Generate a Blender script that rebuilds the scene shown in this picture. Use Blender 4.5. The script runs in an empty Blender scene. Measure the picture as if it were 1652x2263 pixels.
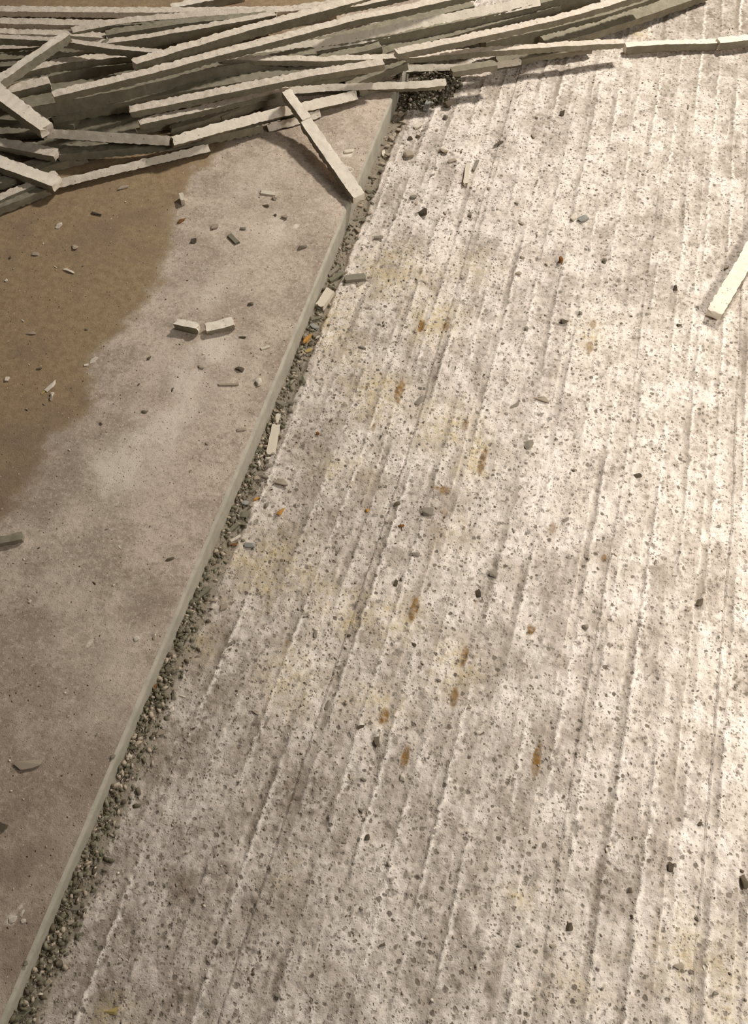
import bpy, bmesh, math, random
import numpy as np
from mathutils import Vector, Matrix

# ------------------------------------------------------------------ camera, world, lights, exposure
S = bpy.context.scene
C = S.collection
IMG_W, IMG_H = 1652, 2263
CAM_H, FOC, PITCH, YAW = 1.5, 1850.0, math.radians(58.3), math.radians(14.382)
cd = bpy.data.cameras.new('camera'); cam = bpy.data.objects.new('camera', cd); C.objects.link(cam)
cd.sensor_fit = 'VERTICAL'; cd.sensor_height = 24.0; cd.lens = FOC / IMG_H * 24.0
cd.clip_start = 0.02; cd.clip_end = 60
cam.location = (0, 0, CAM_H)
cam.rotation_euler = (math.radians(90) - PITCH, 0, YAW)
S.camera = cam

S.view_settings.view_transform = 'Standard'; S.view_settings.look = 'None'
S.view_settings.gamma = 1.0; S.view_settings.use_curve_mapping = False
S.view_settings.exposure = 0.0

wd = bpy.data.worlds.new('world'); S.world = wd; wd.use_nodes = True
wb = wd.node_tree.nodes['Background']
wb.inputs[0].default_value = (1.0, 0.95, 0.90, 1); wb.inputs[1].default_value = 0.11

def area_light(name, loc, target, sx, sy, power, col):
    l = bpy.data.lights.new(name, 'AREA'); l.shape = 'RECTANGLE'; l.size = sx; l.size_y = sy
    l.energy = power; l.color = col
    o = bpy.data.objects.new(name, l); C.objects.link(o); o.location = loc
    o.rotation_euler = (Vector(target) - Vector(loc)).to_track_quat('-Z', 'Y').to_euler()
    return o
area_light('ceiling_lamp_back', (0.75, 4.2, 2.7), (0.0, 1.6, 0), 0.42, 0.22, 150, (1.0, 0.95, 0.89))
area_light('added_side_light', (1.75, 0.85, 1.6), (1.05, 1.0, 0), 0.9, 0.35, 25, (1.0, 0.95, 0.89)).data.spread = math.radians(115)  # unseen light, added low at the right to steepen falloff leftward

# ------------------------------------------------------------------ helpers
cA, sA, cP, sP = math.cos(YAW), math.sin(YAW), math.cos(PITCH), math.sin(PITCH)
def at(px, py, z=0.0):
    """pixel of the photograph -> point on the horizontal plane z (camera model above)"""
    x = px - IMG_W / 2; y = IMG_H / 2 - py
    d = (x, FOC * cP + y * sP, -FOC * sP + y * cP)
    t = (z - CAM_H) / d[2]
    return np.array([(cA * d[0] - sA * d[1]) * t, (sA * d[0] + cA * d[1]) * t, z])
def pxm(p):
    """photo pixels per metre at a point"""
    fwd = np.array([-sA * cP, cA * cP, -sP])
    return FOC / float(np.dot(np.asarray(p) - np.array([0, 0, CAM_H]), fwd))

def lin(r, g, b):
    f = lambda c: (c / 255 / 12.92) if c / 255 <= 0.04045 else ((c / 255 + 0.055) / 1.055) ** 2.4
    return (f(r), f(g), f(b), 1.0)

def smooth(a, b, x):
    t = np.clip((x - a) / (b - a), 0, 1); return t * t * (3 - 2 * t)

def perlin(x, y, seed=0):
    """vectorised gradient noise, about -0.7..0.7"""
    r = np.random.RandomState(seed); perm = r.permutation(512); perm = np.concatenate([perm, perm, perm])
    ang = r.rand(512) * 2 * np.pi; gx, gy = np.cos(ang), np.sin(ang)
    xi = np.floor(x).astype(np.int64); yi = np.floor(y).astype(np.int64)
    xf = x - xi; yf = y - yi
    u = xf ** 3 * (xf * (xf * 6 - 15) + 10); v = yf ** 3 * (yf * (yf * 6 - 15) + 10)
    def g(ix, iy, dx, dy):
        h = perm[perm[ix & 511] + (iy & 511)] & 511
        return gx[h] * dx + gy[h] * dy
    a = g(xi, yi, xf, yf); b = g(xi + 1, yi, xf - 1, yf)
    c = g(xi, yi + 1, xf, yf - 1); d = g(xi + 1, yi + 1, xf - 1, yf - 1)
    return (a + u * (b - a)) * (1 - v) + (c + u * (d - c)) * v
def fbm(x, y, seed=0, n=4):
    s = 0; a = 1
    for i in range(n):
        s = s + a * perlin(x * 2 ** i, y * 2 ** i, seed + i); a *= 0.5
    return s

def axis(lo, hi, step, far_lo, far_hi):
    """dense samples between lo and hi, growing outwards to far_lo / far_hi"""
    a = list(np.arange(lo, hi, step))
    s = step
    while a[-1] < far_hi: s *= 1.22; a.append(a[-1] + s)
    s = step
    while a[0] > far_lo: s *= 1.22; a.insert(0, a[0] - s)
    return np.array(a)

def grid_mesh(name, X, Y, Z, mats, attrs=None, face_mat=None):
    ny, nx = X.shape
    co = np.stack([X, Y, Z], -1).reshape(-1, 3).astype(np.float32)
    i = np.arange(ny * nx).reshape(ny, nx)
    q = np.stack([i[:-1, :-1], i[:-1, 1:], i[1:, 1:], i[1:, :-1]], -1).reshape(-1, 4).astype(np.int32)
    me = bpy.data.meshes.new(name)
    me.vertices.add(len(co)); me.vertices.foreach_set('co', co.ravel())
    me.loops.add(q.size); me.loops.foreach_set('vertex_index', q.ravel())
    me.polygons.add(len(q)); me.polygons.foreach_set('loop_start', np.arange(0, q.size, 4, dtype=np.int32))
    me.polygons.foreach_set('use_smooth', np.ones(len(q), bool))
    if face_mat is not None: me.polygons.foreach_set('material_index', face_mat.ravel().astype(np.int32))
    for m in mats: me.materials.append(m)
    for an, v in (attrs or {}).items():
        at_ = me.attributes.new(an, 'FLOAT_COLOR', 'POINT')
        at_.data.foreach_set('color', v.reshape(-1).astype(np.float32))
    me.update(); me.validate()
    return me

def link(name, me, parent=None, **props):
    o = bpy.data.objects.new(name, me); C.objects.link(o)
    if parent is not None: o.parent = parent
    for k, v in props.items():
        if v: o[k] = v
    return o

# ------------------------------------------------------------------ materials
class NT:
    def __init__(s, name):
        s.m = bpy.data.materials.new(name); s.m.use_nodes = True; s.t = s.m.node_tree
        s.b = s.t.nodes['Principled BSDF']; s.b.inputs['Roughness'].default_value = 0.9
        s.b.inputs['Specular IOR Level'].default_value = 0.2
        s.co = s.t.nodes.new('ShaderNodeTexCoord').outputs['Object']
    def n(s, typ, **kw):
        nd = s.t.nodes.new(typ)
        for k, v in kw.items():
            if k in nd.inputs: s.put(nd.inputs[k], v)
            else: setattr(nd, k, v)
        return nd
    def put(s, sock, v):
        if isinstance(v, bpy.types.NodeSocket): s.t.links.new(v, sock)
        else: sock.default_value = v
    def noise(s, scale, detail=4, rough=0.6, co=None, dim='3D'):
        nd = s.n('ShaderNodeTexNoise'); s.put(nd.inputs['Vector'], co or s.co)
        nd.inputs['Scale'].default_value = scale; nd.inputs['Detail'].default_value = detail
        nd.inputs['Roughness'].default_value = rough
        return nd.outputs['Fac']
    def ramp(s, v, a, b):
        nd = s.n('ShaderNodeMapRange', interpolation_type='SMOOTHSTEP'); s.put(nd.inputs['Value'], v)
        nd.inputs['From Min'].default_value = a; nd.inputs['From Max'].default_value = b
        return nd.outputs[0]
    def math(s, op, a, b=0.0):
        nd = s.n('ShaderNodeMath', operation=op); s.put(nd.inputs[0], a); s.put(nd.inputs[1], b)
        return nd.outputs[0]
    def mix(s, f, a, b):
        nd = s.n('ShaderNodeMix', data_type='RGBA'); s.put(nd.inputs[0], f); s.put(nd.inputs[6], a); s.put(nd.inputs[7], b)
        return nd.outputs[2]
    def attr(s, name):
        nd = s.n('ShaderNodeAttribute', attribute_name=name)
        sp = s.n('ShaderNodeSeparateColor'); s.t.links.new(nd.outputs['Color'], sp.inputs[0])
        return sp.outputs[0], sp.outputs[1], sp.outputs[2], nd.outputs['Alpha']
    def spots(s, scale, lo, hi, keep, warp=0.004):
        """scattered round flecks: voronoi cells, a random radius each, a share of cells kept"""
        nz = s.n('ShaderNodeTexNoise'); s.put(nz.inputs['Vector'], s.co); nz.inputs['Scale'].default_value = scale * 1.3
        sub = s.n('ShaderNodeVectorMath', operation='MULTIPLY_ADD')
        s.put(sub.inputs[0], nz.outputs['Color']); sub.inputs[1].default_value = (warp,) * 3; s.put(sub.inputs[2], s.co)
        v = s.n('ShaderNodeTexVoronoi'); s.put(v.inputs['Vector'], sub.outputs[0]); v.inputs['Scale'].default_value = scale
        sp = s.n('ShaderNodeSeparateColor'); s.t.links.new(v.outputs['Color'], sp.inputs[0])
        rad = s.math('MULTIPLY_ADD', sp.outputs[0], hi - lo); s.t.nodes[-1].inputs[2].default_value = lo
        on = s.math('LESS_THAN', sp.outputs[1], keep)
        d = s.math('SUBTRACT', rad, v.outputs['Distance'])
        e = s.ramp(d, -0.02, 0.20)
        return s.math('MULTIPLY', e, on), sp.outputs[2]
    def bump(s, h, strength, dist=0.002):
        nd = s.n('ShaderNodeBump'); nd.inputs['Strength'].default_value = strength; nd.inputs['Distance'].default_value = dist
        s.put(nd.inputs['Height'], h)
        s.t.links.new(nd.outputs[0], s.b.inputs['Normal'])
    def out(s, col): s.put(s.b.inputs['Base Color'], col); return s.m

def mat_grooved():
    t = NT('grooved_concrete')
    kerf, crest, stain, rust = t.attr('wear_tone_a')
    grey, pit, paler, gutter = t.attr('wear_shade_b')
    n1 = t.noise(14, 5, 0.65); n2 = t.noise(70, 5, 0.7); n3 = t.noise(380, 3, 0.7)
    base = t.mix(t.ramp(n1, 0.38, 0.64), lin(234, 222, 209), lin(198, 185, 170))
    base = t.mix(t.math('MULTIPLY', t.ramp(n2, 0.50, 0.66), 0.65), base, lin(160, 149, 135))
    base = t.mix(t.math('MULTIPLY', t.ramp(n3, 0.54, 0.72), 0.45), base, lin(140, 129, 115))
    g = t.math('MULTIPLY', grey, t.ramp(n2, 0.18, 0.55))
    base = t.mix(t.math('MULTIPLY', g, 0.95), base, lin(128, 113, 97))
    base = t.mix(t.math('MULTIPLY', crest, t.ramp(n2, 0.72, 0.46)), base, lin(240, 229, 215))
    base = t.mix(t.math('MULTIPLY', stain, t.ramp(n2, 0.3, 0.6)), base, lin(205, 184, 138))
    k = t.math('MULTIPLY', kerf, t.ramp(n2, 0.66, 0.44))
    base = t.mix(t.math('MULTIPLY', k, 0.85), base, lin(130, 118, 103))
    base = t.mix(t.math('MULTIPLY', rust, t.ramp(n2, 0.75, 0.4)), base, t.mix(n3, lin(92, 68, 34), lin(160, 120, 62)))
    base = t.mix(t.math('MULTIPLY', paler, t.ramp(n2, 0.66, 0.40)), base, lin(238, 226, 212))
    base = t.mix(t.math('MULTIPLY', gutter, 0.75), base, t.mix(n2, lin(104, 97, 80), lin(146, 134, 114)))
    s1, r1 = t.spots(92, 0.12, 0.52, 0.62, 0.008)
    s2, r2 = t.spots(200, 0.15, 0.55, 0.60, 0.004)
    s3, r3 = t.spots(48, 0.08, 0.26, 0.40, 0.008)
    dark = t.mix(r1, lin(104, 94, 82), lin(156, 144, 128))
    base = t.mix(t.math('MULTIPLY', s1, t.ramp(t.noise(30, 4), 0.30, 0.58)), base, dark)
    base = t.mix(t.math('MULTIPLY', s2, t.math('MULTIPLY', t.ramp(t.noise(22, 4), 0.35, 0.6), 0.9)), base, lin(132, 120, 105))
    base = t.mix(t.math('MULTIPLY', s3, 0.7), base, t.mix(r3, lin(74, 64, 53), lin(146, 133, 116)))
    base = t.mix(t.math('MULTIPLY', pit, 0.7), base, lin(104, 94, 81))
    h = t.math('ADD', t.math('MULTIPLY', n2, 0.9), t.math('MULTIPLY', n3, 0.35))
    h = t.math('SUBTRACT', h, t.math('MULTIPLY', s1, 0.35)); h = t.math('SUBTRACT', h, t.math('MULTIPLY', s2, 0.25))
    t.bump(h, 0.75, 0.004)
    return t.out(base)

def mat_smooth():
    t = NT('smooth_screed')
    brown, dust, dark, white = t.attr('wear_tone_a')
    n1 = t.noise(9, 5, 0.65); n2 = t.noise(55, 6, 0.7); n3 = t.noise(420, 3, 0.7)
    base = t.mix(t.ramp(n1, 0.38, 0.62), lin(172, 155, 137), lin(204, 187, 168))
    base = t.mix(t.math('MULTIPLY', t.ramp(n2, 0.45, 0.75), 0.75), base, lin(134, 116, 99))
    base = t.mix(t.math('MULTIPLY', t.ramp(n3, 0.5, 0.75), 0.5), base, lin(132, 115, 98))
    brown = t.ramp(t.math('ADD', brown, t.math('MULTIPLY', t.math('SUBTRACT', n2, 0.5), 1.1)), 0.10, 0.90)
    dust = t.ramp(t.math('ADD', dust, t.math('MULTIPLY', t.math('SUBTRACT', n2, 0.5), 1.6)), 0.20, 1.0)
    base = t.mix(t.math('MULTIPLY', dust, 0.9), base, lin(220, 206, 188))
    n4 = t.noise(130, 6, 0.8)
    base = t.mix(t.math('MULTIPLY', t.ramp(n4, 0.50, 0.64), 0.65), base, lin(216, 201, 183))
    base = t.mix(t.math('MULTIPLY', t.ramp(n4, 0.46, 0.34), 0.55), base, lin(136, 118, 101))
    br = t.mix(t.ramp(n2, 0.3, 0.7), lin(138, 115, 84), lin(164, 141, 108))
    br = t.mix(t.math('MULTIPLY', t.ramp(n1, 0.45, 0.7), 0.6), br, lin(126, 103, 84))
    base = t.mix(t.math('MULTIPLY', brown, 0.93), base, br)
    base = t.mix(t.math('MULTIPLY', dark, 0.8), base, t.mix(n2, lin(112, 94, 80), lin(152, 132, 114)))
    base = t.mix(white, base, lin(226, 212, 193))
    s1, r1 = t.spots(110, 0.04, 0.24, 0.42)
    s2, r2 = t.spots(230, 0.10, 0.42, 0.45)
    s3, r3 = t.spots(140, 0.06, 0.28, 0.20)
    base = t.mix(t.math('MULTIPLY', s1, 0.85), base, lin(74, 60, 47))
    base = t.mix(t.math('MULTIPLY', s2, 0.6), base, lin(104, 88, 72))
    base = t.mix(t.math('MULTIPLY', s3, 0.8), base, lin(214, 199, 178))
    h = t.math('ADD', t.math('MULTIPLY', n2, 0.5), t.math('MULTIPLY', n3, 0.3))
    h = t.math('SUBTRACT', h, t.math('MULTIPLY', s1, 0.5))
    t.bump(h, 0.9, 0.004)
    return t.out(base)

def mat_simple(name, c0, c1, fleck=None, scale=60, bump=0.5, rnd=0.25):
    t = NT(name)
    oi = t.n('ShaderNodeObjectInfo').outputs['Random']
    n1 = t.noise(scale, 5, 0.7); n2 = t.noise(scale * 6, 3, 0.7)
    base = t.mix(t.ramp(n1, 0.3, 0.7), c0, c1)
    base = t.mix(t.math('MULTIPLY', t.ramp(n2, 0.5, 0.8), 0.4), base, tuple(x * 0.62 for x in c0[:3]) + (1,))
    if fleck:
        s1, r = t.spots(110, 0.06, 0.36, 0.40)
        base = t.mix(t.math('MULTIPLY', s1, 0.75), base, fleck)
    base = t.mix(t.math('MULTIPLY', oi, rnd), base, tuple(x * 0.55 for x in c1[:3]) + (1,))
    t.bump(t.math('ADD', t.math('MULTIPLY', n1, 0.7), t.math('MULTIPLY', n2, 0.4)), bump, 0.003)
    return t.out(base)

M_GROOVED, M_SMOOTH = mat_grooved(), mat_smooth()
M_SAWFACE = mat_simple('sawn_edge', lin(158, 152, 136), lin(178, 170, 153), None, 25, 0.2)
M_ROUGH = mat_simple('broken_face', lin(204, 190, 170), lin(228, 214, 196), lin(112, 100, 86), 60, 0.9)
M_SAWN = mat_simple('sawn_face', lin(128, 121, 102), lin(154, 145, 124), lin(108, 98, 82), 30, 0.25, 0.4)
M_PALE = mat_simple('pale_face', lin(224, 212, 192), lin(238, 226, 208), lin(150, 136, 118), 40, 0.4, 0.12)
M_CHIP = {
    'grey': mat_simple('grey_stone', lin(134, 125, 110), lin(160, 150, 133), None, 90, 0.5),
    'green': mat_simple('green_grey_stone', lin(118, 113, 94), lin(146, 140, 118), None, 90, 0.5),
    'warm': mat_simple('warm_stone', lin(166, 150, 130), lin(190, 174, 153), None, 90, 0.5),
    'pale': mat_simple('pale_stone', lin(205, 193, 172), lin(228, 216, 196), None, 90, 0.4, 0.1),
    'dark': mat_simple('dark_stone', lin(88, 78, 64), lin(116, 104, 86), None, 90, 0.5),
    'blue': mat_simple('bluish_stone', lin(138, 137, 130), lin(164, 162, 152), None, 90, 0.4, 0.1),
    'orange': mat_simple('orange_stone', lin(178, 122, 52), lin(206, 156, 84), None, 120, 0.4, 0.05),
    'rust': mat_simple('rusty_stone', lin(104, 70, 36), lin(142, 98, 54), None, 120, 0.4, 0.1),
    'gravel': mat_simple('gravel_stone', lin(90, 85, 67), lin(122, 115, 94), None, 90, 0.5),
    'yellow': mat_simple('ochre_stone', lin(176, 152, 92), lin(196, 172, 112), None, 120, 0.4, 0.1),
}

# ------------------------------------------------------------------ setting: the grooved subfloor
SLAB = 0.055                                   # the smooth floor lies this much above the grooved one
def RU(v): return np.interp(v, [-3, -0.1, 1.0, 2.6, 7], [-0.532, -0.532, -0.522, -0.523, -0.523])   # sawn edge between the two
rs = np.random.RandomState(7)
PITCH_U = 0.058
gu = axis(-0.60, 0.66, 0.0024, -0.60, 3.2)
gv1 = [-0.22]
while gv1[-1] < 3.35: gv1.append(gv1[-1] + (0.0032 + 0.0013 * max(0, gv1[-1])))
s_ = 0.006
while gv1[-1] < 6.0: s_ *= 1.25; gv1.append(gv1[-1] + s_)
s_ = 0.004
while gv1[0] > -2.0: s_ *= 1.25; gv1.insert(0, gv1[0] - s_)
gv = np.array(gv1)
U, V = np.meshgrid(gu, gv)

def blobs(lst, z=0.0):
    """soft patches given as (px, py, half width px across, half length px along the grooves, weight)"""
    out = np.zeros_like(U)
    for px, py, a, b, w in lst:
        p = at(px, py, z); k = pxm(p)
        ru, rv = a / k, b / k / max(0.35, math.sin(math.atan2(CAM_H, abs(p[1]) + 0.2)))
        d2 = ((U - p[0]) / ru) ** 2 + ((V - p[1]) / rv) ** 2
        out = np.maximum(out, w * np.exp(-d2 * 1.2))
    return out

phase = np.interp(V, [-0.2, 0.0, 0.35, 1.05, 2.7, 3.4], [0, 0, 0.010, 0.036, 0.042, 0.043])
wob = 0.0035 * perlin(U * 6, V * 3.0, 3)
lane_f = (U - phase - wob) / PITCH_U
lane = np.floor(lane_f).astype(int); f = lane_f - lane
L = lane - lane.min()
NL = L.max() + 1
# each lane has its own strength of groove along its length
def along(seed, freq, lo, hi):
    return smooth(lo, hi, perlin(V * freq + (L * 37.13 + seed * 11.7), L * 5.31 + seed, seed + 50) + 0.25 * perlin(V * freq * 6 + L * 17.7, L * 3.1 + 0.5, seed + 90))
edge_n = 0.16 * perlin(V * 55 + L * 9.3, L * 1.7, 12) + 0.10 * perlin(V * 140 + L * 5.3, L * 2.7, 13)
kmask = along(1, 2.2, -0.12, 0.22)
kdark = along(2, 3.4, -0.18, 0.22)
lip = 0.22 + 0.78 * along(3, 3.2, -0.15, 0.25)
fk = f + edge_n * 0.55
kw = 0.29 + 0.05 * perlin(V * 3 + L * 3.7, L * 1.3, 15)
inker = smooth(-0.02, 0.15, fk) * (1 - smooth(kw - 0.04, kw + 0.03, fk))
land = smooth(kw - 0.10, kw + 0.08, fk) * (1 - 0.95 * np.clip((f - kw) / (1 - kw), 0, 1) ** 0.8)
lane_h = rs.normal(0, 0.0012, NL)[L]
Z = lane_h + 0.0020 * lip * land - 0.0016 * inker * kmask
Z += 0.0024 * fbm(U * 22, V * 16, 21, 3) + 0.0020 * fbm(U * 85, V * 75, 31, 2) + 0.004 * perlin(U * 4, V * 3, 41)
# gutter beside the raised floor, where the first strip came out
gut = 1 - smooth(0.030, 0.042, U - RU(V) + 0.006 * perlin(V * 25, U * 0 + 3.3, 18))
fill = np.interp(V, [-0.3, 0.1, 0.45, 0.75, 1.0, 3], [0.038, 0.032, 0.028, 0.016, 0.010, 0.002])
Z = Z * (1 - 0.7 * gut) + gut * (-0.010 + fill * np.clip(1 - (U - RU(V)) / 0.045, 0, 1) ** 0.7)
# scattered pits and proud stones
pitattr = np.zeros_like(U)
def dents(n, rmin, rmax, depth, col, seed):
    r = np.random.RandomState(seed)
    for _ in range(n):
        u0 = r.uniform(-0.52, 0.64); v0 = r.uniform(-0.2, 3.3) ; rad = rmin + (rmax - rmin) * r.rand() ** 2.5
        a, b = np.searchsorted(gu, [u0 - 1.6 * rad, u0 + 1.6 * rad]); c, d = np.searchsorted(gv, [v0 - 1.6 * rad, v0 + 1.6 * rad])
        if b - a < 2 or d - c < 2: continue
        uu = (U[c:d, a:b] - u0) / rad; vv = (V[c:d, a:b] - v0) / (rad * r.uniform(0.8, 1.5))
        g = 1 - smooth(0.55, 1.1, np.sqrt(uu * uu + vv * vv) + 0.25 * np.sin(3 * np.arctan2(vv, uu) + r.rand() * 6))
        Z[c:d, a:b] += g * depth * rad * r.uniform(0.4, 1.0)
        if r.rand() < col: pitattr[c:d, a:b] = np.maximum(pitattr[c:d, a:b], g * r.uniform(0.4, 1.0))
dents(2600, 0.002, 0.0075, -0.35, 0.75, 5)
dents(1700, 0.002, 0.007, 0.40, 0.55, 6)
STAIN = [(870, 600, 90, 60, .8), (1040, 590, 60, 40, .5), (955, 705, 70, 50, .9), (735, 715, 60, 70, .7), (830, 875, 70, 60, .95), (770, 790, 50, 60, .5),
         (985, 945, 90, 60, .7), (1050, 1010, 40, 60, .9), (760, 1040, 80, 40, .5), (1000, 1180, 50, 60, .35), (600, 1250, 90, 90, .75), (540, 1230, 60, 40, .8),
         (770, 1350, 80, 50, .8), (870, 1370, 70, 60, .65), (1000, 1475, 60, 60, .75), (835, 1560, 70, 40, .85), (640, 1500, 80, 80, .65), (1305, 745, 30, 40, .8),
         (1550, 2120, 120, 90, .6), (1600, 2220, 120, 60, .6), (1150, 1985, 50, 30, .6), (1250, 2170, 120, 70, .35), (250, 2240, 50, 40, .8), (630, 1935, 50, 40, .3),
         (430, 1420, 60, 50, .5), (690, 1280, 60, 40, .6), (1415, 70, 18, 14, .9)]
RUST = [(1066, 1018, 9, 34, 1), (982, 1085, 14, 12, .9), (960, 1078, 18, 6, .7), (1185, 1680, 11, 42, 1), (848, 1582, 13, 22, 1), (895, 1672, 11, 30, .9), (1003, 1540, 12, 26, .8),
        (915, 1345, 12, 32, .9), (1172, 1392, 12, 14, .9), (883, 865, 11, 30, .9), (986, 718, 11, 22, .7), (930, 720, 9, 16, .9), (1310, 716, 9, 14, .9), (1302, 768, 10, 16, .9),
        (1028, 940, 9, 16, .8), (1335, 1232, 9, 9, .9), (1220, 1166, 10, 18, .7), (1025, 1450, 12, 30, .7), (630, 1432, 9, 30, .5), (830, 1640, 9, 26, .5), (660, 870, 5, 36, .3),
        (980, 1140, 8, 30, .5), (825, 945, 8, 14, .6), (1050, 1330, 9, 30, .4), (810, 855, 8, 10, .5), (1140, 900, 8, 12, .3)]
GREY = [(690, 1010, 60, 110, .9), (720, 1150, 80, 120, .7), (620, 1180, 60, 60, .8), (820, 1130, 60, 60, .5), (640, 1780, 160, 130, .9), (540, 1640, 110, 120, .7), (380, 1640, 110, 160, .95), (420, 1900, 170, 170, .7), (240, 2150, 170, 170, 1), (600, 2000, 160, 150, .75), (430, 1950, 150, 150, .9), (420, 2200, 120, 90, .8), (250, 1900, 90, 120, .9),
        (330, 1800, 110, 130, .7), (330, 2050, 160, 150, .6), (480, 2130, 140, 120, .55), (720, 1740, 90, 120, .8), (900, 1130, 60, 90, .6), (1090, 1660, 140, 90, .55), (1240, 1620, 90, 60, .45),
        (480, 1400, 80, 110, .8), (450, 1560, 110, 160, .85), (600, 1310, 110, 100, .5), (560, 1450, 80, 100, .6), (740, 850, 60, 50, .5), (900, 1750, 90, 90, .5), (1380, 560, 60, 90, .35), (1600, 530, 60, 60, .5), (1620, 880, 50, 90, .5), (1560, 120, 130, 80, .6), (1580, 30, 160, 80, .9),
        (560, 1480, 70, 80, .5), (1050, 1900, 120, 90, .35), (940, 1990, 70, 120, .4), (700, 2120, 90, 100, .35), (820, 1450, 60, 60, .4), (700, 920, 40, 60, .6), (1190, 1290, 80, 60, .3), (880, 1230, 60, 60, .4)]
bn = 0.65 + 0.9 * fbm(U * 30, V * 26, 61, 3)
stain = np.clip(blobs(STAIN) * bn, 0, 1)
rust = np.clip(blobs(RUST) * 1.3, 0, 1); rust = smooth(0.35, 0.75, rust + 0.3 * perlin(U * 90, V * 60, 63))
grey = np.clip(blobs(GREY) * (0.8 + 0.6 * fbm(U * 20, V * 14, 62, 3)), 0, 1)  # grey dust, with light falloff painted into the lower-left patches
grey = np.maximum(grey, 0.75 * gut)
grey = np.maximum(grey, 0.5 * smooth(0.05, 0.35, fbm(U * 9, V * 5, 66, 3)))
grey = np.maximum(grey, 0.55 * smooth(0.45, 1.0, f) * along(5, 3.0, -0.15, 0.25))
crest = np.clip(smooth(kw, kw + 0.03, fk) * (1 - smooth(kw + 0.05, kw + 0.20, fk + 0.4 * edge_n)), 0, 1) * lip
kerfa = inker * (0.10 * kmask + 0.90 * kdark * (0.35 + 0.65 * kmask))
A = np.stack([kerfa * (1 - gut), crest * (1 - gut), stain, rust], -1)
PALER = [(1030, 335, 45, 35, 1), (1250, 420, 130, 150, .6), (1360, 830, 170, 200, .65), (1240, 1080, 130, 130, .5), (1100, 430, 100, 110, .5), (1000, 520, 90, 70, .4), (1480, 1050, 120, 150, .45),
         (1590, 1500, 70, 200, .5), (1630, 1750, 60, 160, .5), (1180, 760, 120, 120, .45), (1600, 2230, 90, 60, .6), (1450, 300, 60, 140, .35), (1540, 620, 60, 120, .4)]
paler = np.clip(blobs(PALER) * (0.8 + 0.8 * fbm(U * 16, V * 12, 68, 3)), 0, 1)  # one white dusty patch, then broad paler areas to the right
B = np.stack([grey * (1 - 0.7 * paler), pitattr, paler, gut], -1)
floor_me = grid_mesh('floor', U, V, Z, [M_GROOVED], {'wear_tone_a': A, 'wear_shade_b': B})
link('floor', floor_me, kind='structure', label='grooved broken concrete subfloor with long parallel saw lines', category='floor')

def zr(u, v):
    i = np.clip(np.searchsorted(gu, u), 0, len(gu) - 1); j = np.clip(np.searchsorted(gv, v), 0, len(gv) - 1)
    return Z[j, i]

# ------------------------------------------------------------------ setting: the raised smooth floor on the left
def mono(a): return np.array(a)
lu = [0.0]; st = 0.0045
while lu[-1] > -1.75: lu.append(lu[-1] - st); st = min(0.009, st * 1.01)
while lu[-1] > -4.5: st *= 1.25; lu.append(lu[-1] - st)
lu = np.array(lu[::-1])
lv = axis(-0.25, 2.9, 0.0075, -2.0, 6.0)
DU, LV = np.meshgrid(lu, lv)
LU = DU + RU(LV) + 0.0007 * perlin(LV * 14, LV * 0, 71)
LZ = SLAB + 0.0012 * fbm(LU * 12, LV * 12, 72, 4) + 0.0008 * perlin(LU * 60, LV * 60, 73)
LZ = np.where(DU > -0.004, SLAB - 0.0022 + 0.001 * perlin(LV * 40, LV * 0, 74), LZ)
def b_line(v):                                  # where the brown stain ends and the dust begins
    pts = [(560, 270), (470, 350), (400, 480), (330, 620), (250, 760), (160, 930), (90, 1080), (0, 1200)]
    q = np.array([at(x, y, SLAB) for x, y in pts]); o = np.argsort(q[:, 1])
    return np.interp(v, np.concatenate([[q[:, 1].min() - 1], q[o, 1]]), np.concatenate([[q[o[0], 0] - 0.9], q[o, 0]]))
def lblobs(lst):
    out = np.zeros_like(LU)
    for px, py, a, b, w in lst:
        p = at(px, py, SLAB); k = pxm(p); ru, rv = a / k, b / k / 0.7
        out = np.maximum(out, w * np.exp(-1.2 * (((LU - p[0]) / ru) ** 2 + ((LV - p[1]) / rv) ** 2)))
    return out
brown = smooth(-0.05, 0.06, b_line(LV) - LU + 0.09 * fbm(LU * 7, LV * 7, 81, 4))
dust = lblobs([(430, 800, 110, 120, 1), (350, 950, 110, 110, 1), (560, 400, 90, 70, .6), (480, 640, 100, 90, .65), (270, 1040, 100, 90, .9), (600, 500, 90, 80, .6), (760, 330, 50, 70, .7),
               (200, 1130, 90, 80, .5), (140, 1290, 90, 70, .45), (430, 1150, 60, 60, .35), (220, 1480, 140, 100, .4), (700, 430, 60, 50, .5), (390, 560, 70, 80, .6)])
dust = np.clip(dust * (0.75 + 0.9 * fbm(LU * 11, LV * 9, 82, 4)), 0, 1)
dark = np.clip(lblobs([(80, 1010, 110, 100, .7), (60, 1860, 120, 150, .9), (200, 1720, 90, 120, .8), (60, 2080, 90, 160, .9), (150, 1620, 120, 90, .5), (100, 1350, 110, 60, .35), (330, 1330, 60, 50, .5), (30, 1120, 70, 50, .7),
                       (60, 1700, 70, 30, .8), (10, 1830, 30, 60, .9)]) * (0.8 + 0.8 * fbm(LU * 14, LV * 14, 83, 3)), 0, 1)
dark = np.maximum(dark, 0.55 * smooth(0.7, 0.1, LV) * (0.7 + 0.6 * fbm(LU * 9, LV * 9, 85, 3)))  # near end darkened in colour to follow the light falling off
white = smooth(0.55, 0.75, lblobs([(765, 340, 22, 14, 1), (770, 375, 20, 10, .9), (25, 2035, 20, 14, .9), (45, 2005, 12, 10, .9), (200, 1420, 9, 7, 1), (655, 500, 8, 8, 1), (110, 2100, 6, 14, .9)]) + 0.3 * perlin(LU * 80, LV * 80, 84))
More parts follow.
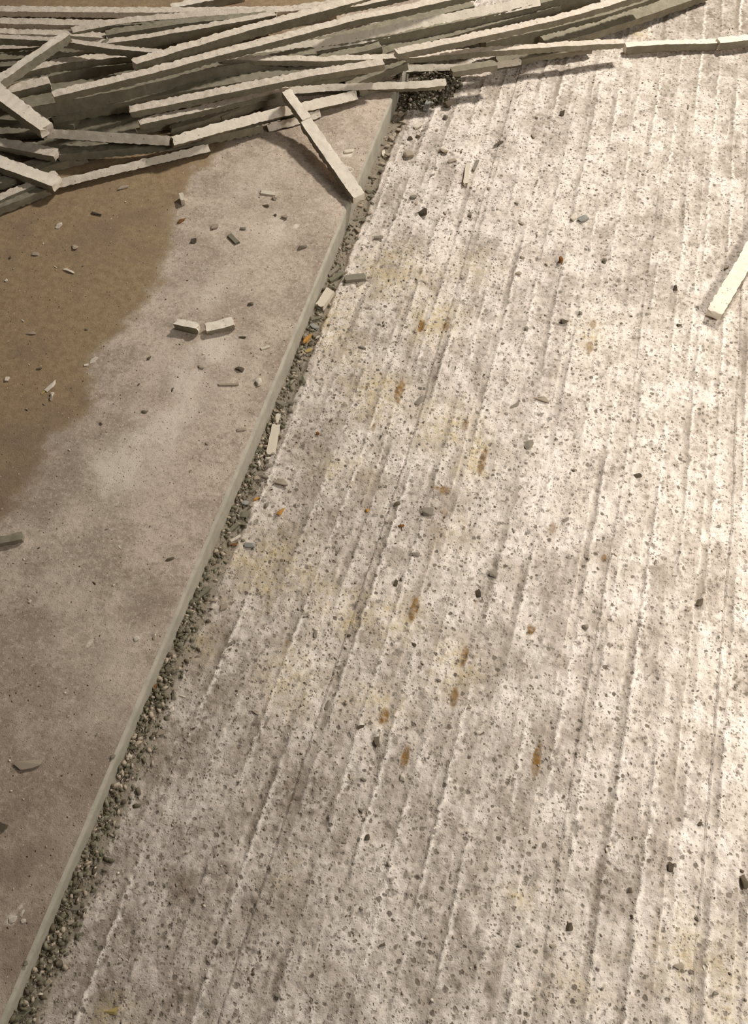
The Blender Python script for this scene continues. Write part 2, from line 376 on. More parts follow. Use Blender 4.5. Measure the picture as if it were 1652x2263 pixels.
# sawn face: extra columns going straight down
dz = np.array([0.004, 0.010, 0.017, 0.024, 0.032, 0.040, 0.048, 0.056, 0.064, 0.074])
FU = np.repeat((RU(lv) + 0.0012)[:, None], len(dz), 1) + 0.0006 * perlin(np.repeat(lv[:, None], len(dz), 1) * 18, dz[None, :] * 40 + 0 * lv[:, None], 75)
FV = np.repeat(lv[:, None], len(dz), 1); FZ = SLAB - 0.001 - np.repeat(dz[None, :], len(lv), 0)
AU, AV, AZ = np.hstack([LU, FU]), np.hstack([LV, FV]), np.hstack([LZ, FZ])
WA = np.zeros(AU.shape + (4,)); WA[:, :LU.shape[1]] = np.stack([brown * (1 - dust * 0.3), dust * (1 - 0.8 * brown), dark, np.clip(white, 0, 1)], -1)
cut = LU.shape[1] - 1
slab_me = grid_mesh('floor_slab', AU[:, :cut], AV[:, :cut], AZ[:, :cut], [M_SMOOTH], {'wear_tone_a': WA[:, :cut]})
slab = link('floor_slab', slab_me, kind='structure', label='raised smooth concrete floor with a straight sawn edge', category='floor')
link('sawn_edge', grid_mesh('sawn_edge', AU[:, cut - 1:], AV[:, cut - 1:], AZ[:, cut - 1:], [M_SAWFACE]), slab, label='smooth grey sawn edge')

def ground(u, v):
    return SLAB if u < RU(v) else float(zr(u, v))

# ------------------------------------------------------------------ strips: sawn concrete bars
GX0, GY0, GS = -3.4, 0.9, 0.006
HX, HY = int(5.2 / GS), int(3.6 / GS)
hx = GX0 + np.arange(HX) * GS; hy = GY0 + np.arange(HY) * GS
HM = np.where(hx[None, :] < RU(hy)[:, None], SLAB, 0.006) + np.zeros((HY, HX))
def hm_idx(p):
    i = np.clip(((p[..., 0] - GX0) / GS).round().astype(int), 0, HX - 1); j = np.clip(((p[..., 1] - GY0) / GS).round().astype(int), 0, HY - 1)
    return j, i
def polyline(pts, n):
    p = np.array(pts, float); s = np.concatenate([[0], np.cumsum(np.linalg.norm(np.diff(p, axis=0), axis=1))]); t = np.linspace(0, s[-1], n)
    # smooth the bend a little so that long bars sag rather than kink
    return np.stack([np.interp(t, s, p[:, 0]), np.interp(t, s, p[:, 1])], 1)
def drop(pts, w, t, n=90, fixed=None, cap=0.085):
    """rest a bar whose near upper edge shows at the given pixels on everything laid before it"""
    pix = polyline(pts, n); k = np.linspace(0, 1, n); a = b = SLAB + t
    for it in range(9):
        z = a + (b - a) * k
        P = np.array([at(x, y, zz) for (x, y), zz in zip(pix, z)])
        if fixed:
            a, b = fixed
            if it: pass
        d = np.gradient(P, axis=0); nrm = np.stack([-d[:, 1], d[:, 0]], 1); nrm /= np.linalg.norm(nrm, axis=1)[:, None]
        flip = np.sign(np.sum(nrm * P[:, :2], 1)); nrm *= np.sign(flip.mean() + 1e-9)
        if it == 8: break
        if fixed: continue
        hgt = np.full(n, -1.0)
        for q in (0.3, 0.5, 0.7):
            X = P.copy(); X[:, :2] += nrm * w * q
            j, i = hm_idx(X); hgt = np.maximum(hgt, HM[j, i])
        need = hgt + t + 0.0008
        # supporting line of the upper hull that spans the middle (the centre of mass)
        hull = []
        for q in zip(k, need):
            while len(hull) > 1 and (hull[-1][1] - hull[-2][1]) * (q[0] - hull[-2][0]) <= (q[1] - hull[-2][1]) * (hull[-1][0] - hull[-2][0]): hull.pop()
            hull.append(q)
        for (x0, y0), (x1, y1) in zip(hull[:-1], hull[1:]):
            if x0 <= 0.5 <= x1: sl = (y1 - y0) / (x1 - x0); na = y0 - sl * x0; nb = na + sl; break
        na, nb = min(na, cap + t), min(nb, cap + t)
        a, b = a + 0.7 * (na - a), b + 0.7 * (nb - b)
    for q in np.linspace(0.15, 0.85, 9):
        X = P.copy(); X[:, :2] += nrm * w * q
        X2 = np.concatenate([X, (X[1:] + X[:-1]) / 2]); j, i = hm_idx(X2)
        HM[j, i] = np.maximum(HM[j, i], X2[:, 2])
    return P, nrm

def strip_mesh(name, P, w, t, seed, mats, jag=0.006, roll=0.0, split=False):
    """mats = (top/bottom, front/back)"""
    r = np.random.RandomState(seed)
    seg = np.linalg.norm(np.diff(P, axis=0), axis=1); s = np.concatenate([[0], np.cumsum(seg)])
    n = max(4, int(s[-1] / 0.0075)); q = np.linspace(0, s[-1], n)
    P = np.stack([np.interp(q, s, P[:, c]) for c in range(3)], 1)
    d = np.gradient(P, axis=0); d /= np.linalg.norm(d, axis=1)[:, None]
    nr = np.stack([-d[:, 1], d[:, 0], 0 * d[:, 0]], 1); nr /= np.linalg.norm(nr, axis=1)[:, None]
    nr *= np.sign(np.sum(nr * P, 1).mean() + 1e-9)
    up = np.cross(d, nr); up *= np.sign(up[:, 2])[:, None]
    cr, sr = math.cos(roll), math.sin(roll); nr, up = nr * cr - up * sr, up * cr + nr * sr
    prof = [(0, 0), (.22, 0), (.5, 0), (.78, 0), (1, 0), (1, .33), (1, .67), (1, 1), (.67, 1), (.33, 1), (0, 1), (0, .67), (0, .33)]
    nrmv = [(-.7, .7), (0, 1), (0, 1), (0, 1), (.7, .7), (1, 0), (1, 0), (.7, -.7), (0, -1), (0, -1), (-.7, -.7), (-1, 0), (-1, 0)]
    m = len(prof); roughA = 0.0024
    ring = np.zeros((n, m, 3)); x = q
    edge_top = 0.0022 * perlin(x * 17, x * 0 + seed * 1.37, 100) + 0.0013 * perlin(x * 95, x * 0 + seed * 2.1, 101)
    ww = w * (1 + 0.10 * perlin(x * 3, x * 0 + seed * 3.3, 102)); tt = t * (1 + 0.10 * perlin(x * 4, x * 0 + seed * 4.1, 103))
    for i, ((a, b), (na, nb)) in enumerate(zip(prof, nrmv)):
        top = b == 0; am = roughA if (top or b == 1) else 0.0008
        o = am * r.uniform(-1, 0.4, n) + am * 0.8 * perlin(x * 60, x * 0 + i * 1.9 + seed, 104)
        A_ = a * ww + na * o; B_ = -b * tt + nb * o
        if top: B_ = B_ + edge_top * (0.5 + 0.5 * (a in (0, 1)))
        ring[:, i] = P + nr * A_[:, None] + up * B_[:, None]
    for e, sgn in ((0, -1), (-1, 1)):
        ring[e] = ring[e] * 0.94 + ring[e].mean(0) * 0.06; ring[e] += d[e] * (r.uniform(-jag, jag, m) + 0.6 * jag * np.array([math.sin(3 * a + 5 * b + seed) for a, b in prof]))[:, None]
    verts = ring.reshape(-1, 3).tolist(); faces = []; mi = []
    face_kind = [0, 0, 0, 0, 1, 1, 1, 0, 0, 0, 1, 1, 1]
    for k in range(n - 1):
        for i in range(m):
            j = (i + 1) % m
            faces.append((k * m + i, k * m + j, (k + 1) * m + j, (k + 1) * m + i)); mi.append(face_kind[i])
    for e, base in ((0, 0), (-1, (n - 1) * m)):
        c = len(verts); verts.append((ring[e].mean(0) + d[e] * r.uniform(-.004, .004)).tolist())
        for i in range(m):
            j = (i + 1) % m
            faces.append((base + j, base + i, c) if e == 0 else (base + i, base + j, c)); mi.append(0)
    org = np.array(verts[0]); 
    allv = np.array(verts); org = np.array([allv[:, 0].mean(), allv[:, 1].mean(), allv[:, 2].min()])
    sub = []
    def piece(nm, sel, mat, upward=False):
        cm = bpy.data.meshes.new(nm); cm.from_pydata((allv - org).tolist(), [], sel); cm.materials.append(mat)
        bm = bmesh.new(); bm.from_mesh(cm); bmesh.ops.delete(bm, geom=[v for v in bm.verts if not v.link_faces], context='VERTS')
        bmesh.ops.recalc_face_normals(bm, faces=bm.faces)
        if upward and sum(f_.normal.z for f_ in bm.faces) < 0: bmesh.ops.reverse_faces(bm, faces=bm.faces)
        bm.to_mesh(cm); bm.free(); cm.polygons.foreach_set('use_smooth', [True] * len(cm.polygons)); cm.set_sharp_from_angle(angle=math.radians(38))
        sub.append(cm)
    q_body = (n - 1) * m
    piece('broken_end', faces[q_body:q_body + m], mats[0]); piece('broken_end', faces[q_body + m:], mats[0])
    keep = list(range(q_body))
    if split:
        piece('broken_face', [faces[q_] for q_ in keep if q_ % m < 4], mats[0], True)
        keep = [q_ for q_ in keep if q_ % m >= 4]
    faces = [faces[q_] for q_ in keep]; mi = [mi[q_] for q_ in keep]
    me = bpy.data.meshes.new(name); me.from_pydata((allv - org).tolist(), [], faces)
    for mm in mats: me.materials.append(mm)
    me.polygons.foreach_set('material_index', mi); me.polygons.foreach_set('use_smooth', [True] * len(faces))
    bm = bmesh.new(); bm.from_mesh(me); bmesh.ops.recalc_face_normals(bm, faces=bm.faces); bm.to_mesh(me); bm.free()
    me.set_sharp_from_angle(angle=math.radians(38)); me.update()
    return me, org, sub
SEED = [100]
def strip(pts, w, t, mode, label, group=None, name='concrete_strip', jag=0.0016, fixed=None, roll=None):
    SEED[0] += 1
    P, _ = drop(pts, w, t, fixed=fixed)
    mats = {'t': (M_ROUGH, M_SAWN), 'f': (M_SAWN, M_PALE), 'a': (M_PALE, M_SAWN), 'g': (M_SAWN, M_SAWN), 'r': (M_ROUGH, M_ROUGH)}[mode]
    if roll is None: roll = random.Random(SEED[0]).uniform(-7, 7) + (42 if mode == 'f' else 0)
    me, org, crust = strip_mesh(name, P, w, t, SEED[0], mats, jag, math.radians(roll), mode == 't')
    o = link(name, me, label=label, category='strip', group=group); o.location = org
    for cm in crust: link(cm.name.split('.')[0], cm, o, label='pale chipped upper face' if cm.name.startswith('broken_face') else None)
    return o
PILE = 'sawn concrete strips heaped across the top'
# bottom of the heap first; each bar's near upper edge is given in photo pixels, then width and height in metres
T = [
 # far rows
 ([(380, 17), (540, -12)], .045, .03, 'a', 'far grey strip rising out of the picture top behind the bright white row'),
 ([(-160, 23), (320, 28), (640, 25), (760, 8)], .050, .030, 'r', 'brightest white strip lying straight along the far back of the heap'),
 ([(-160, 49), (205, 56), (330, 58)], .040, .034, 'r', 'second pale strip from the back, parallel to the brightest white one'),
 ([(-160, 70), (130, 77), (230, 84)], .040, .034, 'r', 'third pale strip from the back on the left, half buried'),
 ([(225, 58), (345, 50), (470, 38), (600, 30)], .040, .035, 'g', 'thin grey strip peeping out just under the far white row'),
 ([(235, 78), (345, 60), (445, 47), (590, 36)], .038, .040, 'g', 'dull grey strip below the thin far strip, left of centre'),
 ([(-160, 112), (60, 106), (160, 96)], .045, .035, 't', 'short mottled strip at the left edge under the crossing bar'),
 ([(-160, 140), (60, 128), (150, 112)], .045, .035, 'g', 'grey strip at the left edge beneath the short mottled one'),
 ([(-120, 160), (20, 146), (150, 118), (250, 104)], .05, .04, 'g', 'broad shadowed strip behind the slanting pale bar'),
 ([(-120, 214), (60, 180), (180, 152), (310, 138), (430, 112)], .05, .045, 'g', 'dark sunken strip in the hollow left of the centre'),
 ([(-100, 196), (50, 160), (140, 140), (250, 127), (335, 122)], .045, .034, 't', 'greenish strip with a ragged upper edge in the left hollow'),
 ([(210, 100), (310, 86), (450, 62), (610, 34)], .034, .055, 't', 'tall grey-sided strip with a speckled edge under the upper crossing bars'),
 ([(160, 72), (265, 52), (420, 38), (610, 26)], .036, .040, 't', 'speckled strip climbing from the tip of the slanting pale bar'),
 # lower left, on the smooth floor
 ([(-140, 520), (0, 460), (108, 417)], .045, .026, 'g', 'lowest strip of the heap, flat on the brown floor at the left edge', PILE, (0.077, 0.077)),
 ([(-140, 500), (0, 443), (75, 410), (130, 386)], .035, .035, 't', 'rough strip just behind the lowest one at the left edge', PILE, (0.082, 0.082)),
 ([(-60, 424), (30, 396), (110, 366), (190, 345)], .035, .03, 'g', 'grey strip showing in the gap under the lower left chevron', PILE, (0.078, 0.078)),
 ([(-60, 398), (60, 372), (140, 350), (220, 328)], .035, .03, 'g', 'dusky strip crossing the gap between the two left chevrons', PILE, (0.079, 0.079)),
 ([(-60, 340), (80, 330), (180, 312), (300, 292)], .045, .035, 'g', 'shaded strip tucked under the bright upper chevron', PILE, (0.083, 0.083)),
 ([(-120, 268), (0, 264), (75, 268), (160, 276)], .06, .045, 'g', 'wide grey strip behind the bright slanting arm at left', PILE, (0.1, 0.1)),
 ([(124, 397), (320, 350), (460, 318)], .040, .030, 'f', 'lower front strip, right arm of the lowest chevron', PILE, (0.086, 0.084)),
 ([(-140, 316), (0, 370), (114, 411)], .052, .030, 'a', 'left arm of the lowest chevron, pale and broken at its tip', PILE, (0.108, 0.098)),
 ([(126, 342), (330, 323), (470, 300), (581, 277)], .036, .032, 'g', 'grey-green strip along the front, right arm of the middle chevron', PILE, (0.1, 0.085)),
 ([(590, 275), (650, 259), (706, 242)], .034, .028, 'f', 'short front piece just right of the hairline crack by the loose bar'),
 ([(-140, 294), (0, 323), (118, 346)], .040, .032, 't', 'left arm of the middle chevron, its upper face chipped white', PILE, (0.12, 0.108)),
 # middle, low
 ([(490, 258), (570, 226), (690, 194), (800, 160)], .04, .035, 'g', 'purplish shaded strip in the dark gap above the bright front bar'),
 ([(378, 286), (450, 266), (545, 232), (670, 196)], .03, .03, 'g', 'thin grey strip dipping to the joint of the bright front bars'),
 ([(640, 186), (770, 164), (880, 144)], .04, .03, 'g', 'dark strip in the shade under the long thin bar'),
 ([(770, 190), (850, 158), (900, 140)], .04, .03, 'g', 'steep dim strip seen end-on in the dark gap near the slab edge'),
 ([(794, 199), (836, 191), (880, 184)], .036, .025, 'g', 'small grey end piece beyond the crack of the bright front bar'),
 ([(310, 276), (430, 249), (525, 226), (640, 198)], .034, .030, 't', 'speckled strip above the joint of the bright front bars', PILE, (0.12, 0.11)),
 ([(378, 300), (480, 271), (600, 240), (786, 199)], .040, .036, 'f', 'bright pale front bar running right to the crack', PILE, (0.13, 0.09)),
 ([(102, 284), (240, 292), (373, 300)], .070, .034, 'f', 'brightest front bar, middle piece of the upper chevron', PILE, (0.15, 0.13)),
 ([(-120, 120), (0, 224), (86, 286)], .055, .036, 'a', 'bright slanting arm at left ending at a dark break', PILE, (0.19, 0.165)),
 # middle bundle
 ([(112, 252), (280, 224), (600, 170), (720, 148)], .045, .045, 'g', 'dark-sided strip under the broad grey bar', PILE, (0.13, 0.11)),
 ([(288, 249), (450, 216), (600, 186), (700, 166), (850, 142)], .036, .034, 't', 'strip with a row of white chips, starting mid-left in the bundle', PILE, (0.14, 0.145)),
 ([(620, 193), (720, 185), (920, 179), (985, 173)], .040, .028, 'f', 'narrow pale strip whose right end reaches past the slab edge', PILE, (0.1, 0.085)),
 ([(-60, 222), (8, 208), (110, 184)], .055, .040, 't', 'stub with a jagged broken end beside the long speckled bar', PILE, (0.15, 0.155)),
 ([(60, 238), (280, 197), (455, 153), (570, 134), (700, 118)], .060, .050, 'g', 'broad grey bar with a smooth side across the middle', PILE, (0.165, 0.13)),
 ([(1010, 68), (1220, 22), (1330, -12)], .045, .04, 'g', 'dark purplish strip deep in the gap at upper right', PILE, (0.06, 0.06)),
 ([(850, 102), (920, 86), (1080, 46), (1220, 14), (1300, -8)], .040, .045, 'g', 'grey strip right of the short vertical crack', PILE, (0.08, 0.08)),
 ([(700, 138), (780, 118), (845, 103)], .040, .040, 'g', 'dark stub left of the short vertical crack', PILE, (0.11, 0.105)),
 ([(450, 139), (600, 118), (760, 97), (920, 67), (1100, 29), (1280, -14)], .045, .042, 'g', 'olive-sided bar below the pinkish one', PILE, (0.115, 0.1)),
 ([(480, 129), (620, 100), (800, 69), (920, 42), (1080, 11), (1190, -12)], .050, .045, 'f', 'wide pinkish bar with a lit smooth side', PILE, (0.13, 0.12)),
 ([(1075, 93), (1220, 62), (1330, 35), (1460, -8)], .045, .055, 'g', 'broad shadowed bar at upper right with a grey side', PILE, (0.07, 0.055)),
 ([(880, 119), (1000, 95), (1220, 47), (1330, 17), (1430, -14)], .036, .034, 't', 'speckled bar running up to the right over the dark gaps', PILE, (0.15, 0.11)),
 ([(1105, 141), (1200, 123), (1310, 107)], .045, .026, 'g', 'short grey-pink bar resting on the grooved floor at the heap front', PILE, (0.032, 0.03)),
 ([(1000, 158), (1060, 150), (1100, 143)], .036, .025, 'g', 'small stub left of the crack at the heap front'),
 ([(1210, 99), (1330, 68), (1500, 10), (1570, -14)], .060, .034, 'g', 'double-edged grey bar, outermost at the upper right of the heap', PILE, (0.058, 0.03)),
 ([(870, 143), (1080, 139), (1150, 128)], .03, .028, 'f', 'slim pale bar just under the long thin bar', PILE, (0.05, 0.04)),
 ([(120, 214), (320, 167), (470, 126), (620, 89), (790, 44), (900, 22), (1060, -14)], .034, .034, 't', 'longest speckled bar, its blunt left end lying free on the bundle', PILE, (0.205, 0.15)),
 ([(300, 142), (440, 100), (540, 70), (640, 44), (760, 12), (850, -14)], .034, .048, 't', 'speckled bar just above the longest one', PILE, (0.185, 0.14)),
 ([(690, 30), (800, 12), (910, -12)], .03, .03, 't', 'short speckled bar at the top edge above the longest one', PILE, (0.14, 0.13)),
 ([(490, 132), (720, 135), (920, 127), (1080, 113), (1230, 103), (1380, 95)], .030, .032, 't', 'long thin bar lying level across the front of the bundle', PILE, (0.15, 0.062)),
 ([(1385, 104), (1470, 98), (1588, 95)], .036, .032, 'a', 'bright white piece of bar at upper right, left of its hairline break'),
 ([(1592, 95), (1660, 88), (1760, 78)], .036, .034, 'a', 'last piece of the white bar, cut by the right edge of the picture'),
 ([(-140, 108), (0, 84), (150, 93), (240, 107), (372, 119)], .030, .034, 't', 'bar crossing under the slanting pale bar, white chips on its right half', PILE, (0.14, 0.15)),
 ([(-120, 250), (0, 181), (154, 76)], .040, .030, 'a', 'slanting pale bar pointing up to the right at the left edge', PILE, (0.17, 0.19)),
 # loose bars on the floors
 ([(662, 268), (720, 352), (779, 436)], .036, .024, 'a', 'loose white bar lying askew on the smooth floor by the slab edge', None, (0.115, 0.079)),
 ([(622, 203), (668, 266)], .030, .024, 'a', 'pointed upper piece of the loose white bar, leaning on the heap', None, (0.150, 0.118)),
 ([(1597, 694), (1650, 603), (1720, 480)], .040, .022, 'a', 'pale bar end lying on the grooved floor at the right edge', None),
 ([(383, 716), (434, 726)], .020, .021, 'a', 'left half of the small broken strip stub on the smooth floor', None),
 ([(457, 733), (518, 718)], .026, .015, 'a', 'right half of the small broken strip stub on the smooth floor', None),
 ([(-30, 1208), (48, 1191)], .020, .012, 'g', 'strip splinter at the left edge beside the brown stain', None),
]
for pts in ([(100, 320), (200, 300), (420, 262)], [(-120, 250), (300, 215), (640, 158)], [(-120, 232), (200, 190), (520, 120)], [(100, 262), (420, 200), (760, 118)],
            [(300, 205), (620, 128), (900, 60)], [(420, 170), (760, 88), (1050, 12)], [(420, 232), (640, 176), (900, 112)], [(-120, 150), (160, 128), (420, 84)], [(-120, 92), (200, 84), (460, 52)],
            [(760, 140), (980, 84), (1240, 12)], [(240, 120), (480, 70), (700, 16)], [(90, 345), (160, 330), (240, 318)], [(640, 160), (860, 100), (1120, 30)], [(-120, 300), (100, 292), (320, 270)]):
    strip(pts, .05, .022, 'g', 'shadowed grey strip buried deep in the heap, showing only through gaps', 'buried strips inside the heap', fixed=(0.085, 0.08))
for a in T:
    f_ = 0.80 if len(a) == 5 or a[5] else 1.0; g_ = f_ * (0.72 if a[3] in 'tr' else 0.9)
    strip(a[0], a[1] * f_, a[2] * (g_ if f_ < 1 else 1), a[3], a[4], PILE if len(a) == 5 else a[5], fixed=a[6] if len(a) > 6 else None)
# ------------------------------------------------------------------ loose chips and stones
def chip_proto(seed, sx, sy, sz, mat, npts=11):
    r = random.Random(seed); bm = bmesh.new()
    for _ in range(npts):
        v = Vector((r.uniform(-1, 1), r.uniform(-1, 1), r.uniform(-1, 1)))
        v = v.normalized() * r.uniform(0.75, 1.0)
        bm.verts.new((v.x * sx, v.y * sy, v.z * sz))
    res = bmesh.ops.convex_hull(bm, input=bm.verts)
    bmesh.ops.delete(bm, geom=[g for g in res['geom_interior'] if isinstance(g, bmesh.types.BMVert)], context='VERTS')
    lo = [min(v.co[i] for v in bm.verts) for i in range(3)]; hi = [max(v.co[i] for v in bm.verts) for i in range(3)]
    for v in bm.verts:                           # unit footprint 1 x 1, height 1, standing on z = 0
        v.co = Vector(((v.co.x - (lo[0] + hi[0]) / 2) / (hi[0] - lo[0]), (v.co.y - (lo[1] + hi[1]) / 2) / (hi[1] - lo[1]), (v.co.z - lo[2]) / (hi[2] - lo[2])))
    if len(bm.faces) < 30: bmesh.ops.bevel(bm, geom=list(bm.edges), offset=0.05, segments=1, affect='EDGES')
    me = bpy.data.meshes.new('stone_chip'); bm.to_mesh(me); bm.free(); me.materials.append(mat)
    return me
PROTO = {k: [chip_proto(hash_, 1, 1, 1, m) for hash_ in range(i * 10, i * 10 + 5)] for i, (k, m) in enumerate(M_CHIP.items())}
def brick_proto(seed, mat):
    r = random.Random(seed); bm = bmesh.new(); bmesh.ops.create_cube(bm, size=1)
    bmesh.ops.subdivide_edges(bm, edges=bm.edges, cuts=3, use_grid_fill=True)
    for v in bm.verts:
        end = abs(v.co.x) > 0.49
        v.co.x *= 1 + (r.uniform(-.14, .1) if end else r.uniform(-.03, .03))
        v.co.y *= 1 + r.uniform(-.10, .04); v.co.z *= 1 + r.uniform(-.12, .05)
        v.co.z += 0.5
    me = bpy.data.meshes.new('strip_stub'); bm.to_mesh(me); bm.free(); me.materials.append(mat)
    me.polygons.foreach_set('use_smooth', [True] * len(me.polygons)); me.set_sharp_from_angle(angle=math.radians(35))
    return me
PLACED = []
def chip(px, py, lp, wp, ang, mat, label, hh=0.6, name='stone_chip', brick=False, group=None, idx=None, tilt=0.0, rise=0.0):
    """a stone whose footprint shows lp x wp pixels round (px, py), its length turned by ang degrees from the image's horizontal"""
    p = at(px, py, 0.0); 
    if p[0] < RU(p[1]) - 0.01: p = at(px, py, SLAB)
    k = pxm(p); el = math.sin(math.atan2(CAM_H, math.hypot(p[0], p[1])))
    e = at(px + math.cos(math.radians(ang)), py - math.sin(math.radians(ang)), p[2]) - p
    ra = math.atan2(e[1], e[0]); ln = lp * np.linalg.norm(e)
    wd_ = wp / k / max(0.55, el * abs(math.cos(math.radians(ang))) + abs(math.sin(math.radians(ang))))
    z = max(ground(p[0] + dx, p[1] + dy) if dx * dy == 0 else -1 for dx in (0, ) for dy in (0,))
    z = np.median([ground(p[0] + dx, p[1] + dy) for dx in (-wd_ / 4, 0, wd_ / 4) for dy in (-wd_ / 4, 0, wd_ / 4)]) if p[2] == 0 else SLAB
    me = brick_proto(len(PLACED), M_CHIP.get(mat, None) or mat) if brick else PROTO[mat][(len(PLACED) if idx is None else idx) % 5]
    o = link(name, me, label=label, category='stone' if not brick else 'strip piece', group=group)
    h = wd_ * hh
    o.scale = (ln, wd_, h); o.rotation_euler = (tilt, 0, ra); o.location = (p[0], p[1], z - 0.08 * h + rise)
    PLACED.append((p[0], p[1], max(ln, wd_)))
    return o
